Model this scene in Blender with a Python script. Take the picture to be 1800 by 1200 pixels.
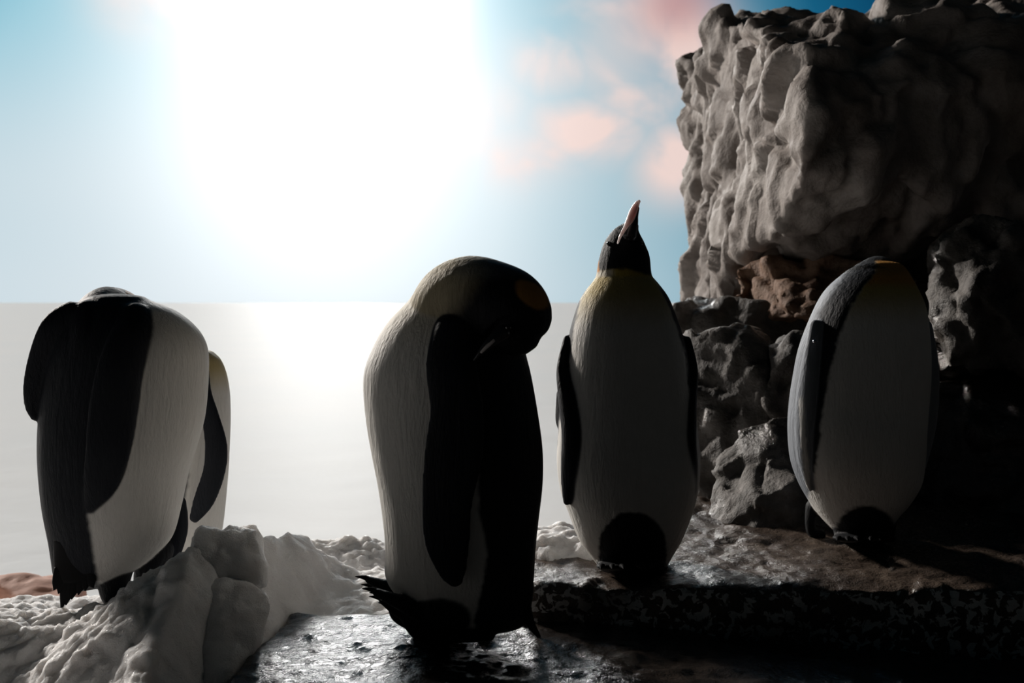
import bpy, bmesh, math, random
import numpy as np
from mathutils import Vector
from mathutils.bvhtree import BVHTree

for o in list(bpy.data.objects):
    bpy.data.objects.remove(o, do_unlink=True)
scene = bpy.context.scene
col = scene.collection

# ------------------------------------------------------------------ camera
F = 1900.0          # focal length in pixels of the 1800 x 1200 frame
ZC = 0.70           # camera height above the penguins' ground
HOR = 530.0         # pixel row of the horizon
cam_d = bpy.data.cameras.new('camera')
cam_d.sensor_width = 36.0
cam_d.lens = 36.0 * F / 1800.0
cam_d.shift_y = -(600.0 - HOR) / 1800.0
cam_d.clip_end = 5000
cam_d.dof.use_dof = True
cam_d.dof.focus_distance = 2.75
cam_d.dof.aperture_fstop = 4.5
cam = bpy.data.objects.new('camera', cam_d)
cam.location = (0, 0, ZC)
cam.rotation_euler = (math.pi / 2, 0, 0)
col.objects.link(cam)
scene.camera = cam

# ------------------------------------------------------------------ colour management
vs = scene.view_settings
vs.view_transform = 'Standard'
vs.look = 'None'
vs.exposure = 0.0
vs.gamma = 1.0
vs.use_curve_mapping = False

# ------------------------------------------------------------------ sun
SUN_AZ, SUN_EL = -43.0, 21.0
sun_d = bpy.data.lights.new('sun', 'SUN')
sun_d.energy = 4.2
sun_d.angle = math.radians(7.0)
sun_d.color = (1.0, 0.93, 0.86)
sun = bpy.data.objects.new('sun', sun_d)
_a, _e = math.radians(SUN_AZ), math.radians(SUN_EL)
sdir = Vector((math.sin(_a) * math.cos(_e), math.cos(_a) * math.cos(_e), math.sin(_e)))
sun.rotation_euler = sdir.to_track_quat('Z', 'Y').to_euler()
sun.location = sdir * 30
col.objects.link(sun)

# ------------------------------------------------------------------ sky
class NT:
    """Small helper for building node trees out of expressions."""
    def __init__(self, tree):
        self.t = tree; self.n = tree.nodes; self.l = tree.links
    def node(self, kind, **kw):
        n = self.n.new(kind)
        for k, v in kw.items():
            setattr(n, k, v)
        return n
    def put(self, sock, v):
        if hasattr(v, 'is_output'):
            self.l.new(v, sock)
        else:
            sock.default_value = v
    def m(self, op, a, b=None, c=None, clamp=False):
        n = self.node('ShaderNodeMath', operation=op, use_clamp=clamp)
        self.put(n.inputs[0], a)
        if b is not None: self.put(n.inputs[1], b)
        if c is not None: self.put(n.inputs[2], c)
        return n.outputs[0]
    def vm(self, op, a, b=None, scale=None):
        n = self.node('ShaderNodeVectorMath', operation=op)
        self.put(n.inputs[0], a)
        if b is not None: self.put(n.inputs[1], b)
        if scale is not None: self.put(n.inputs['Scale'], scale)
        return n.outputs['Value'] if op in ('DOT_PRODUCT', 'LENGTH', 'DISTANCE') else n.outputs[0]
    def noise(self, vec, scale, detail=4.0, rough=0.55, dist=0.0):
        n = self.node('ShaderNodeTexNoise')
        if vec is not None: self.put(n.inputs['Vector'], vec)
        n.inputs['Scale'].default_value = scale
        n.inputs['Detail'].default_value = detail
        n.inputs['Roughness'].default_value = rough
        n.inputs['Distortion'].default_value = dist
        return n.outputs['Fac']
    def ramp(self, fac, stops, interp='LINEAR'):
        n = self.node('ShaderNodeValToRGB')
        cr = n.color_ramp; cr.interpolation = interp
        while len(cr.elements) < len(stops): cr.elements.new(0.5)
        for e, (p, c) in zip(cr.elements, stops):
            e.position = p
            e.color = (c[0], c[1], c[2], 1) if hasattr(c, '__len__') else (c, c, c, 1)
        self.put(n.inputs[0], fac)
        return n.outputs['Color']
    def mix(self, fac, a, b, blend='MIX'):
        n = self.node('ShaderNodeMix', data_type='RGBA', blend_type=blend)
        self.put(n.inputs['Factor'], fac)
        for s, v in ((n.inputs['A'], a), (n.inputs['B'], b)):
            pass
        ins = [i for i in n.inputs if i.type == 'RGBA']
        self.put(ins[0], a if hasattr(a, 'is_output') else (*a, 1))
        self.put(ins[1], b if hasattr(b, 'is_output') else (*b, 1))
        return [o for o in n.outputs if o.type == 'RGBA'][0]
    def smooth(self, v, a, b):
        n = self.node('ShaderNodeMapRange', interpolation_type='SMOOTHSTEP')
        self.put(n.inputs['Value'], v)
        n.inputs['From Min'].default_value = a; n.inputs['From Max'].default_value = b
        return n.outputs['Result']

world = bpy.data.worlds.new('sky'); scene.world = world
world.use_nodes = True
w = NT(world.node_tree)
for n in list(w.n): w.n.remove(n)
tc = w.node('ShaderNodeTexCoord')
dirv = w.vm('NORMALIZE', tc.outputs['Generated'])
sep = w.node('ShaderNodeSeparateXYZ'); w.l.new(dirv, sep.inputs[0])
DEG = 180 / math.pi
az = w.m('MULTIPLY', w.m('ARCTAN2', sep.outputs[0], sep.outputs[1]), DEG)
el = w.m('MULTIPLY', w.m('ARCSINE', sep.outputs[2]), DEG)
def bump2(cx, cy, sx, sy):
    """soft round patch in azimuth / elevation, degrees"""
    a = w.m('POWER', w.m('DIVIDE', w.m('ABSOLUTE', w.m('SUBTRACT', az, cx)), sx), 2.0)
    b = w.m('POWER', w.m('DIVIDE', w.m('ABSOLUTE', w.m('SUBTRACT', el, cy)), sy), 2.0)
    return w.m('EXPONENT', w.m('MULTIPLY', w.m('ADD', a, b), -1.0))
GAZ, GEL = -9.6, 13.0
_ga, _ge = math.radians(GAZ - 4), math.radians(6.0)
gdir = (math.sin(_ga) * math.cos(_ge), math.cos(_ga) * math.cos(_ge), math.sin(_ge))
psi = w.m('MULTIPLY', w.m('ARCCOSINE', w.vm('DOT_PRODUCT', dirv, gdir)), DEG)
base = w.ramp(w.m('DIVIDE', psi, 60.0, clamp=True), [
    (0.0, (0.66, 0.74, 0.79)), (13 / 60, (0.58, 0.70, 0.76)), (20 / 60, (0.36, 0.53, 0.61)),
    (25 / 60, (0.20, 0.39, 0.49)), (30 / 60, (0.02, 0.14, 0.24)), (34 / 60, (0.004, 0.060, 0.13)),
    (42 / 60, (0.004, 0.016, 0.03)), (1.0, (0.004, 0.0045, 0.005))])
# bluer higher up
hi = w.m('MULTIPLY', w.smooth(el, 5.0, 17.0), w.m('SUBTRACT', 1.0, bump2(GAZ, GEL, 12.0, 20.0)))
base = w.mix(hi, base, w.mix(1.0, base, (0.30, 0.74, 0.86), 'MULTIPLY'))
# clouds, tinted pink by the low sun
cn = w.noise(dirv, 11.0, 4.0, 0.5, 0.5)
cloud_n = w.smooth(cn, 0.34, 0.64)
def A(px): return math.degrees(math.atan((px - 900) / F))
def E(px, py): return math.degrees(math.atan((HOR - py) / F * math.cos(math.radians(A(px)))))
patches = [(1100, 70, 3.0, 3.0, 1.5), (975, 115, 2.2, 1.5, 1.3), (930, 270, 2.6, 1.5, 1.4), (1020, 230, 3.0, 1.5, 1.6), (1185, 285, 1.9, 2.0, 1.2),
           (1190, 90, 2.6, 2.4, 1.2), (250, 0, 2.4, 1.8, 0.8), (1120, 165, 2.8, 1.8, 1.0), (880, 200, 2.5, 2.4, 0.6)]
cl = None
for px, py, sx, sy, k in patches:
    b = w.m('MULTIPLY', bump2(A(px), E(px, py), sx, sy), k)
    cl = b if cl is None else w.m('MAXIMUM', cl, b)
cl = w.m('MULTIPLY', cl, w.m('ADD', w.m('MULTIPLY', cloud_n, 0.7), 0.35), clamp=True)
sky = w.mix(cl, base, (0.83, 0.655, 0.61))
red = w.m('MULTIPLY', bump2(A(1190), E(1190, 5), 2.2, 1.8), 0.7)
sky = w.mix(red, sky, (0.55, 0.25, 0.24))
# haze on the horizon and the sun's aureole
haze = w.m('MULTIPLY', w.m('EXPONENT', w.m('MULTIPLY', w.m('POWER', w.m('DIVIDE', el, 2.5), 2.0), -1.0)),
           w.m('EXPONENT', w.m('MULTIPLY', w.m('POWER', w.m('DIVIDE', psi, 24.0), 2.0), -1.0)))
sky = w.mix(w.m('MULTIPLY', haze, 0.35), sky, (0.72, 0.76, 0.80))
glow = w.m('MULTIPLY', bump2(GAZ, GEL, 8.4, 11.5), 0.95)
core = w.m('MULTIPLY', bump2(GAZ, GEL + 4.5, 3.0, 4.6), 75.0)
g = w.m('ADD', glow, core)
gcol = w.node('ShaderNodeCombineColor')
w.put(gcol.inputs[0], g); w.put(gcol.inputs[1], w.m('MULTIPLY', g, 0.985)); w.put(gcol.inputs[2], w.m('MULTIPLY', g, 0.96))
final = w.mix(1.0, sky, gcol.outputs[0], 'ADD')
bg = w.node('ShaderNodeBackground')
w.l.new(final, bg.inputs['Color']); bg.inputs['Strength'].default_value = 1.0
out = w.node('ShaderNodeOutputWorld'); w.l.new(bg.outputs[0], out.inputs['Surface'])

# ------------------------------------------------------------------ helpers
def P(px, py, d):
    """point seen at pixel (px, py) at distance d in front of the camera"""
    return Vector(((px - 900) * d / F, d, ZC + (HOR - py) * d / F))

def tag(o, label=None, cat=None, group=None, kind=None):
    if label: o['label'] = label
    if cat: o['category'] = cat
    if group: o['group'] = group
    if kind: o['kind'] = kind
    return o

def hash3(i, j, k, seed):
    h = (i * 374761393 + j * 668265263 + k * 1274126177 + seed * 974634777) & 0xffffffff
    h = ((h ^ (h >> 13)) * 1274126177) & 0xffffffff
    h = ((h ^ (h >> 16)) * 2246822519) & 0xffffffff
    return ((h ^ (h >> 15)) & 0xffffff) / float(0xffffff)

def vnoise(p, seed=0):
    f = np.floor(p).astype(np.int64); t = p - f
    t = t * t * t * (t * (t * 6 - 15) + 10)
    r = 0
    for dx in (0, 1):
        wx = t[:, 0] if dx else 1 - t[:, 0]
        for dy in (0, 1):
            wy = t[:, 1] if dy else 1 - t[:, 1]
            for dz in (0, 1):
                wz = t[:, 2] if dz else 1 - t[:, 2]
                r = r + wx * wy * wz * hash3(f[:, 0] + dx, f[:, 1] + dy, f[:, 2] + dz, seed)
    return r * 2 - 1

ROT = np.array([[0.80, 0.60, 0.0], [-0.48, 0.64, 0.60], [0.36, -0.48, 0.80]])
def fbm(p, oct=5, gain=0.5, seed=0, ridged=False):
    a, s, r = 1.0, 0.0, np.zeros(len(p)); q = p.copy()
    for o in range(oct):
        n = vnoise(q, seed + o)
        r += a * ((1 - 2 * np.abs(n)) if ridged else n)
        s += a; a *= gain; q = (q @ ROT.T) * 2.03 + 17.3
    return r / s

def cells(p, seed=0):
    """facetted noise: distance to the two nearest random points, value and tilted plane of the nearest"""
    f = np.floor(p).astype(np.int64)
    d1 = np.full(len(p), 9.0); d2 = d1.copy(); pl = np.zeros(len(p))
    for dx in (-1, 0, 1):
        for dy in (-1, 0, 1):
            for dz in (-1, 0, 1):
                i, j, k = f[:, 0] + dx, f[:, 1] + dy, f[:, 2] + dz
                a, b, c_ = hash3(i, j, k, seed), hash3(i, j, k, seed + 1), hash3(i, j, k, seed + 2)
                off = p - np.stack([i + a, j + b, k + c_], 1)
                d = np.linalg.norm(off, axis=1)
                v = hash3(i, j, k, seed + 3) - 0.5
                pv = v * 0.8 + off[:, 0] * (hash3(i, j, k, seed + 4) - 0.5) * 2 + off[:, 1] * (hash3(i, j, k, seed + 5) - 0.5) * 2 + off[:, 2] * (hash3(i, j, k, seed + 6) - 0.5) * 2
                n = d < d1
                d2 = np.where(n, d1, np.minimum(d2, d))
                pl = np.where(n, pv, pl); d1 = np.where(n, d, d1)
    return d1, d2, pl

def coords(me):
    a = np.empty(len(me.vertices) * 3); me.vertices.foreach_get('co', a); return a.reshape(-1, 3)
def normals(me):
    a = np.empty(len(me.vertices) * 3); me.vertex_normals.foreach_get('vector', a); return a.reshape(-1, 3)
def set_coords(me, v):
    me.vertices.foreach_set('co', np.ascontiguousarray(v, dtype=np.float32).ravel()); me.update()
def shade(me, smooth=True):
    me.polygons.foreach_set('use_smooth', [smooth] * len(me.polygons))

def remesh(me, voxel, smooth_iter=0, factor=0.5):
    o = bpy.data.objects.new('work', me); col.objects.link(o)
    m = o.modifiers.new('r', 'REMESH'); m.mode = 'VOXEL'; m.voxel_size = voxel; m.adaptivity = 0
    if smooth_iter:
        s = o.modifiers.new('s', 'SMOOTH'); s.iterations = smooth_iter; s.factor = factor
    dg = bpy.context.evaluated_depsgraph_get()
    new = bpy.data.meshes.new_from_object(o.evaluated_get(dg))
    bpy.data.objects.remove(o, do_unlink=True); bpy.data.meshes.remove(me)
    return new

def relax(me, v, it):
    e = np.empty(len(me.edges) * 2, dtype=np.int32); me.edges.foreach_get('vertices', e); e = e.reshape(-1, 2)
    deg = np.bincount(e.ravel(), minlength=len(v)).astype(float)[:, None]
    for _ in range(it):
        acc = np.stack([np.bincount(e[:, 0], v[e[:, 1], k], len(v)) + np.bincount(e[:, 1], v[e[:, 0], k], len(v)) for k in range(3)], 1)
        v = 0.5 * v + 0.5 * acc / np.maximum(deg, 1)
    return v

def link(name, me, mat, parent=None, loc=None):
    o = bpy.data.objects.new(name, me); col.objects.link(o)
    if mat:
        me.materials.clear(); me.materials.append(mat)
    if parent: o.parent = parent
    if loc is not None: o.location = loc
    return o

# ------------------------------------------------------------------ materials
def material(name):
    m = bpy.data.materials.new(name); m.use_nodes = True
    t = NT(m.node_tree)
    b = t.n['Principled BSDF']
    return m, t, b

def add_bump(t, b, height, strength, distance, prev=None):
    n = t.node('ShaderNodeBump'); t.put(n.inputs['Height'], height)
    n.inputs['Strength'].default_value = strength; n.inputs['Distance'].default_value = distance
    if prev is not None: t.l.new(prev, n.inputs['Normal'])
    t.l.new(n.outputs[0], b.inputs['Normal'])
    return n.outputs[0]

def rock_material(name, c0, c1, c2, rough=(0.55, 0.85), scale=6.0, bump=0.6, wet=None, frost=None, spec=0.35, coat=0.0):
    m, t, b = material(name)
    pos = t.node('ShaderNodeNewGeometry').outputs['Position']
    big = t.noise(pos, scale, 6, 0.6, 0.3)
    fine = t.noise(pos, scale * 9, 5, 0.65)
    c = t.ramp(big, [(0.32, c0), (0.5, c1), (0.68, c2)])
    c = t.mix(t.m('MULTIPLY', fine, 0.5), c, tuple(x * 0.45 for x in c1))
    r = t.m('MULTIPLY_ADD', fine, rough[1] - rough[0], rough[0])
    if wet:
        wm = t.smooth(t.noise(pos, wet[0], 3, 0.5), wet[1], wet[2])
        r = t.m('MULTIPLY', r, t.m('MULTIPLY_ADD', wm, -0.8, 1.0))
    if frost:
        fm = t.smooth(t.noise(pos, frost[0], 3.5, 0.55, 0.6), frost[1], frost[1] + 0.05)
        area = t.smooth(t.noise(pos, 1.7, 2, 0.5), 0.36, 0.56)
        nz = t.node('ShaderNodeSeparateXYZ'); t.l.new(t.node('ShaderNodeNewGeometry').outputs['True Normal'], nz.inputs[0])
        fm = t.m('MULTIPLY', t.m('MULTIPLY', fm, area), t.m('SUBTRACT', 1.0, t.smooth(nz.outputs[2], 0.55, 0.85)))
        c = t.mix(fm, c, frost[2]); r = t.m('ADD', r, t.m('MULTIPLY', fm, 0.25), clamp=True)
    t.l.new(c, b.inputs['Base Color']); t.put(b.inputs['Roughness'], r)
    b.inputs['Specular IOR Level'].default_value = spec
    b.inputs['Coat Weight'].default_value = coat; b.inputs['Coat Roughness'].default_value = 0.12
    p = add_bump(t, b, t.noise(pos, scale * 3, 6, 0.65), bump, 0.03)
    add_bump(t, b, fine, bump * 0.6, 0.006, p)
    return m

M_cliff = rock_material('weathered_pale_rock', (0.13, 0.105, 0.09), (0.27, 0.235, 0.212), (0.38, 0.345, 0.318), scale=3.5, bump=0.55, spec=0.2)
M_brown = rock_material('rusty_brown_rock', (0.11, 0.06, 0.035), (0.22, 0.13, 0.085), (0.30, 0.20, 0.14), scale=6, spec=0.2)
M_boulder = rock_material('grey_boulder_rock', (0.04, 0.034, 0.03), (0.10, 0.09, 0.08), (0.20, 0.18, 0.165), scale=7, spec=0.4, wet=(5, 0.45, 0.65))
M_wet = rock_material('wet_dark_rock', (0.012, 0.010, 0.009), (0.030, 0.024, 0.020), (0.055, 0.042, 0.034), rough=(0.08, 0.26), scale=9, bump=0.45, spec=1.0)
M_ledge = rock_material('frost_speckled_rock', (0.045, 0.033, 0.026), (0.10, 0.074, 0.058), (0.17, 0.13, 0.10), rough=(0.16, 0.4), scale=9, bump=0.5, spec=0.5,
                        frost=(42, 0.52, (0.85, 0.82, 0.79)))
M_red = rock_material('reddish_tan_rock', (0.38, 0.17, 0.11), (0.55, 0.27, 0.19), (0.62, 0.34, 0.25), scale=2, bump=0.2, spec=0.1)

def snow_material():
    m, t, b = material('granular_snow')
    pos = t.node('ShaderNodeNewGeometry').outputs['Position']
    n1 = t.noise(pos, 12, 4, 0.6)
    t.l.new(t.ramp(n1, [(0.3, (0.80, 0.78, 0.77)), (0.7, (0.92, 0.91, 0.90))]), b.inputs['Base Color'])
    grain = t.noise(pos, 260, 2, 0.6)
    t.put(b.inputs['Roughness'], t.m('SUBTRACT', 0.85, t.m('MULTIPLY', t.smooth(grain, 0.58, 0.68), 0.65)))
    b.inputs['Specular IOR Level'].default_value = 0.5
    b.inputs['Subsurface Weight'].default_value = 0.8
    b.inputs['Subsurface Radius'].default_value = (1.0, 0.95, 0.9)
    b.inputs['Subsurface Scale'].default_value = 0.03
    p = add_bump(t, b, t.noise(pos, 95, 4, 0.7), 0.4, 0.012)
    add_bump(t, b, grain, 0.6, 0.004, p)
    return m
M_snow = snow_material()

def plumage_material():
    m, t, b = material('penguin_plumage')
    at = t.node('ShaderNodeAttribute', attribute_name='plumage')
    tcn = t.node('ShaderNodeTexCoord').outputs['Object']
    mp = t.node('ShaderNodeMapping'); t.l.new(tcn, mp.inputs[0]); mp.inputs['Scale'].default_value = (1, 1, 0.22)
    n = t.noise(mp.outputs[0], 150, 4, 0.6, 0.3)
    n2 = t.noise(mp.outputs[0], 40, 4, 0.6, 0.5)
    c = t.mix(0.35, at.outputs['Color'], t.mix(n, (0.55, 0.55, 0.55), (1, 1, 1)), 'MULTIPLY')
    t.l.new(c, b.inputs['Base Color'])
    b.inputs['Roughness'].default_value = 0.6
    b.inputs['Specular IOR Level'].default_value = 0.14
    p = add_bump(t, b, n2, 0.5, 0.010)
    add_bump(t, b, n, 0.6, 0.004, p)
    return m
M_plumage = plumage_material()

def plain(name, c, rough=0.4, spec=0.5, metal=0.0, var=0.3, scale=60):
    m, t, b = material(name)
    tcn = t.node('ShaderNodeTexCoord').outputs['Object']
    n = t.noise(tcn, scale, 3, 0.5)
    t.l.new(t.mix(n, tuple(x * (1 - var) for x in c), tuple(min(1, x * (1 + var)) for x in c)), b.inputs['Base Color'])
    b.inputs['Roughness'].default_value = rough; b.inputs['Specular IOR Level'].default_value = spec
    b.inputs['Metallic'].default_value = metal
    add_bump(t, b, n, 0.2, 0.001)
    return m
M_beak = plain('black_beak_horn', (0.03, 0.028, 0.03), 0.28)
M_plate = plain('pinkish_beak_plate', (0.74, 0.62, 0.60), 0.22, 0.8, var=0.12)
M_plate.node_tree.nodes['Principled BSDF'].inputs['Subsurface Weight'].default_value = 0.8
M_plate.node_tree.nodes['Principled BSDF'].inputs['Subsurface Radius'].default_value = (1, 0.9, 0.88)
M_plate.node_tree.nodes['Principled BSDF'].inputs['Subsurface Scale'].default_value = 0.02
M_claw = plain('black_claw_horn', (0.007, 0.007, 0.008), 0.7, 0.05)
M_tail = plain('black_tail_feathers', (0.007, 0.007, 0.008), 0.65, 0.12)
M_eye = plain('dark_eye', (0.01, 0.008, 0.006), 0.05, 0.8)
M_band = plain('steel_flipper_band', (0.5, 0.5, 0.55), 0.2, 0.5, 1.0)

def sea_material():
    m, t, b = material('pale_calm_sea')
    pos = t.node('ShaderNodeNewGeometry').outputs['Position']
    n = t.noise(pos, 0.25, 4, 0.5)
    t.l.new(t.mix(n, (0.80, 0.83, 0.85), (0.87, 0.87, 0.865)), b.inputs['Base Color'])
    b.inputs['Roughness'].default_value = 0.54
    b.inputs['IOR'].default_value = 1.28
    b.inputs['Specular IOR Level'].default_value = 0.08
    add_bump(t, b, t.noise(pos, 1.2, 4, 0.6), 0.06, 0.3)
    return m
M_sea = sea_material()

# ------------------------------------------------------------------ the setting: sea and ground
def grid_mesh(name, xs, ys, hfun):
    X, Y = np.meshgrid(xs, ys)
    p = np.stack([X.ravel(), Y.ravel(), np.zeros(X.size)], 1)
    p[:, 2] = hfun(p[:, 0], p[:, 1])
    nx, ny = len(xs), len(ys)
    i = np.arange(nx * ny).reshape(ny, nx)
    q = np.stack([i[:-1, :-1].ravel(), i[:-1, 1:].ravel(), i[1:, 1:].ravel(), i[1:, :-1].ravel()], 1)
    me = bpy.data.meshes.new(name)
    me.vertices.add(len(p)); me.vertices.foreach_set('co', p.astype(np.float32).ravel())
    me.loops.add(q.size); me.loops.foreach_set('vertex_index', q.ravel().astype(np.int32))
    me.polygons.add(len(q)); me.polygons.foreach_set('loop_start', (np.arange(len(q)) * 4).astype(np.int32))
    me.polygons.foreach_set('loop_total', np.full(len(q), 4, dtype=np.int32))
    me.update(calc_edges=True); shade(me)
    return me

def sstep(v, a, b):
    t = np.clip((v - a) / (b - a), 0, 1); return t * t * (3 - 2 * t)

SEA_Z = -0.85
sea = link('sea', grid_mesh('sea', np.linspace(-1500, 1500, 41), np.linspace(-1500, 1500, 41), lambda x, y: np.full_like(x, SEA_Z)), M_sea)
tag(sea, 'pale calm sea stretching flat to the hazy horizon', 'sea', kind='structure')

def ground_h(x, y):
    p = np.stack([x, y, np.zeros_like(x)], 1)
    h = -0.20 + 0.04 * fbm(p * 1.6, 5, seed=3) + 0.015 * fbm(p * 9, 4, seed=9, ridged=True)
    back = 3.55 + 1.9 * sstep(x, 0.5, 1.1) - 0.65 * sstep(-x, 0.8, 0.95)
    h -= 0.95 * sstep(y, back, back + 0.5)
    left = 2.9 + 0.8 * np.maximum(-y, 0)  # left shore shaped so sea bounce still reaches the left birds
    h -= 0.95 * sstep(-x, left, left + 0.7)
    return h
def stretch_axis(a0, b0, n, far_a, far_b):
    out_ = list(np.linspace(a0, b0, n)); st = (b0 - a0) / n; lo, hi = [], []
    v, d = a0, st
    while v > far_a: d *= 1.25; v -= d; lo.append(v)
    v, d = b0, st
    while v < far_b: d *= 1.25; v += d; hi.append(v)
    return np.array(lo[::-1] + out_ + hi)
ground = link('ground', grid_mesh('ground', stretch_axis(-4, 5, 300, -150, 120), stretch_axis(-5, 6.5, 380, -150, 6.6), ground_h), M_wet)  # unseen far reach behind the camera added to cut sea bounce
tag(ground, 'dark wet rock ground under the penguins and boulders', 'ground', kind='structure')

# ------------------------------------------------------------------ rocks
def hull_mesh(hulls):
    bm = bmesh.new()
    for pts in hulls:
        vs_ = [bm.verts.new(p) for p in pts]
        r = bmesh.ops.convex_hull(bm, input=vs_, use_existing_faces=False)
        junk = [g for g in r['geom_interior'] + r['geom_unused'] if isinstance(g, bmesh.types.BMVert)]
        if junk: bmesh.ops.delete(bm, geom=list(set(junk)), context='VERTS')
    bmesh.ops.recalc_face_normals(bm, faces=bm.faces)
    me = bpy.data.meshes.new('hull'); bm.to_mesh(me); bm.free()
    return me

def rock(name, hulls, voxel, mat, rough=0.05, facet=0.06, scale=3.0, seed=1, smooth_iter=2, fine=0.2, label=None, cat='rock', group=None, kind=None, stretch=(1, 1, 1), snowy=0.0, ripple=0.0):
    me = remesh(hull_mesh(hulls), voxel, smooth_iter)
    v = coords(me); nr = normals(me)
    q = v * np.array(stretch)
    wob = np.stack([fbm(q * scale * 0.8 + 5, 3, seed=seed + 20), fbm(q * scale * 0.8 + 31, 3, seed=seed + 30), fbm(q * scale * 0.8 + 57, 3, seed=seed + 40)], 1)
    d1, d2, cv = cells(q * scale + wob * 0.45, seed)
    d1b, d2b, cvb = cells(q * scale * 2.6 + wob * 0.9, seed + 7)
    disp = facet * 0.7 * cv + facet * 0.35 * cvb - facet * 0.2 * np.exp(-((d2 - d1) / 0.08) ** 2)
    disp += rough * fbm(q * scale * 0.7, 6, 0.55, seed + 3) + rough * fine * fbm(q * scale * 5, 5, 0.6, seed + 5, ridged=True)
    if ripple: disp += ripple * fbm(v * np.array([15.0, 26.0, 20.0]), 3, 0.5, seed + 60)
    v = v + nr * disp[:, None]
    base = Vector((float(v[:, 0].mean()), float(v[:, 1].mean()), float(v[:, 2].min())))
    set_coords(me, relax(me, v - np.array(base), 1)); shade(me)
    if snowy: crumble(me, snowy)
    o = link(name, me, mat, loc=base)
    return tag(o, label, cat, group, kind)

# tall cliff block on the right
rock('cliff_block', [
    [P(1196, 105, 7.0), P(1206, 210, 7.0), P(1214, 330, 6.9), P(1222, 440, 6.6), P(1268, 40, 5.6), P(1310, 32, 5.0),
     P(1345, 62, 4.5), P(1424, 190, 3.9), P(1416, 300, 3.95), P(1364, 415, 4.3), P(1290, 452, 4.9),
     P(1440, 50, 4.6), P(1500, 50, 5.6), P(1560, 22, 4.4), P(1700, 14, 4.3), P(2500, -20, 4.7), P(2500, 470, 5.1), P(1460, 455, 4.5), P(1700, 200, 4.4), P(2500, 200, 5.0),
     P(1400, 70, 7.6), P(1900, 30, 7.6), P(1400, 440, 7.6), P(1950, 440, 7.6)],
    [P(1224, 420, 6.4), P(1214, 575, 6.4), P(1286, 425, 4.95), P(1278, 575, 4.95), P(1700, 420, 4.95), P(1700, 575, 4.95), P(1500, 420, 7.0), P(1500, 575, 7.0)],
    [P(1236, 545, 6.2), P(1290, 545, 5.05), P(2450, 440, 5.3), P(1900, 440, 7.4), P(1250, 545, 6.8), P(1240, 980, 6.2), P(1290, 1020, 5.05), P(2450, 1020, 5.2), P(1900, 980, 7.4), P(1250, 980, 6.8)]],
    0.021, M_cliff, rough=0.12, facet=0.12, scale=2.4, seed=11, stretch=(1, 0.85, 0.7), smooth_iter=1, fine=0.22,
    label='tall pale weathered cliff block towering over the boulders, one side lit', cat='cliff')
rock('brown_rock', [[P(1290, 470, 4.7), P(1440, 455, 4.4), P(1560, 470, 4.4), P(1280, 548, 4.6), P(1420, 560, 4.2), P(1600, 580, 4.2), P(1350, 465, 4.85), P(1600, 465, 4.85), P(1350, 580, 4.85), P(1600, 590, 4.85)]],
     0.02, M_brown, rough=0.05, facet=0.08, scale=4.5, seed=5, label='rusty brown rock wedged under the overhanging cliff block', group=None)
rock('dark_slab', [[P(1182, 536, 4.6), P(1215, 533, 4.6), P(1330, 545, 4.5), P(1190, 600, 4.6), P(1330, 600, 4.4), P(1600, 560, 4.2), P(1600, 640, 4.2), P(1200, 700, 4.9), P(1600, 700, 5.2), P(1220, 540, 5.2), P(1600, 560, 5.2)]],
     0.022, M_boulder, rough=0.04, facet=0.06, scale=4, seed=15, label='dark rock slab lying directly below the cliff block')
rock('upright_boulder', [[P(1206, 592, 3.95), P(1240, 584, 3.9), P(1312, 578, 3.9), P(1345, 620, 3.75), P(1200, 700, 3.9), P(1360, 760, 3.6), P(1205, 960, 3.7), P(1380, 960, 3.55),
                          P(1230, 600, 4.5), P(1360, 600, 4.5), P(1225, 960, 4.4), P(1400, 960, 4.4)]],
     0.018, M_boulder, rough=0.035, facet=0.06, scale=4.5, seed=21, label='upright dark boulder with a flat top behind the penguin pointing its beak up')
rock('leaning_boulder', [[P(1345, 612, 3.75), P(1400, 590, 3.7), P(1470, 585, 3.8), P(1350, 690, 3.65), P(1480, 700, 3.6), P(1370, 900, 3.6), P(1520, 900, 3.6), P(1380, 600, 4.3), P(1520, 600, 4.3), P(1400, 900, 4.3), P(1520, 900, 4.3)]],
     0.018, M_boulder, rough=0.035, facet=0.07, scale=5, seed=33, label='dark boulder half hidden behind the headless-looking penguin')
rock('rounded_boulder', [[P(1240, 905, 3.45), P(1236, 950, 3.4), P(1258, 805, 3.55), P(1298, 755, 3.55), P(1352, 728, 3.5), P(1410, 728, 3.5), P(1470, 780, 3.4), P(1400, 840, 3.25), P(1330, 880, 3.25), P(1480, 960, 3.25), P(1330, 960, 3.22),
                          P(1300, 850, 3.85), P(1470, 850, 3.85), P(1300, 960, 3.85), P(1470, 960, 3.85)]],
     0.012, M_boulder, rough=0.035, facet=0.05, scale=3.6, seed=41, label='rounded grey boulder on the ledge with its upper flank catching the light')
rock('pale_edged_boulder', [[P(1634, 640, 3.75), P(1632, 525, 3.75), P(1658, 440, 3.7), P(1700, 396, 3.65), P(1780, 400, 3.6), P(1900, 470, 3.6), P(1660, 656, 3.6), P(1900, 660, 3.5), P(1720, 520, 3.5),
                             P(1700, 420, 4.3), P(1900, 430, 4.3), P(1700, 660, 4.3), P(1900, 660, 4.3)]],
     0.016, M_boulder, rough=0.04, facet=0.07, scale=4.5, seed=52, label='rough grey boulder perched on black rock beside the headless-looking penguin')
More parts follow.
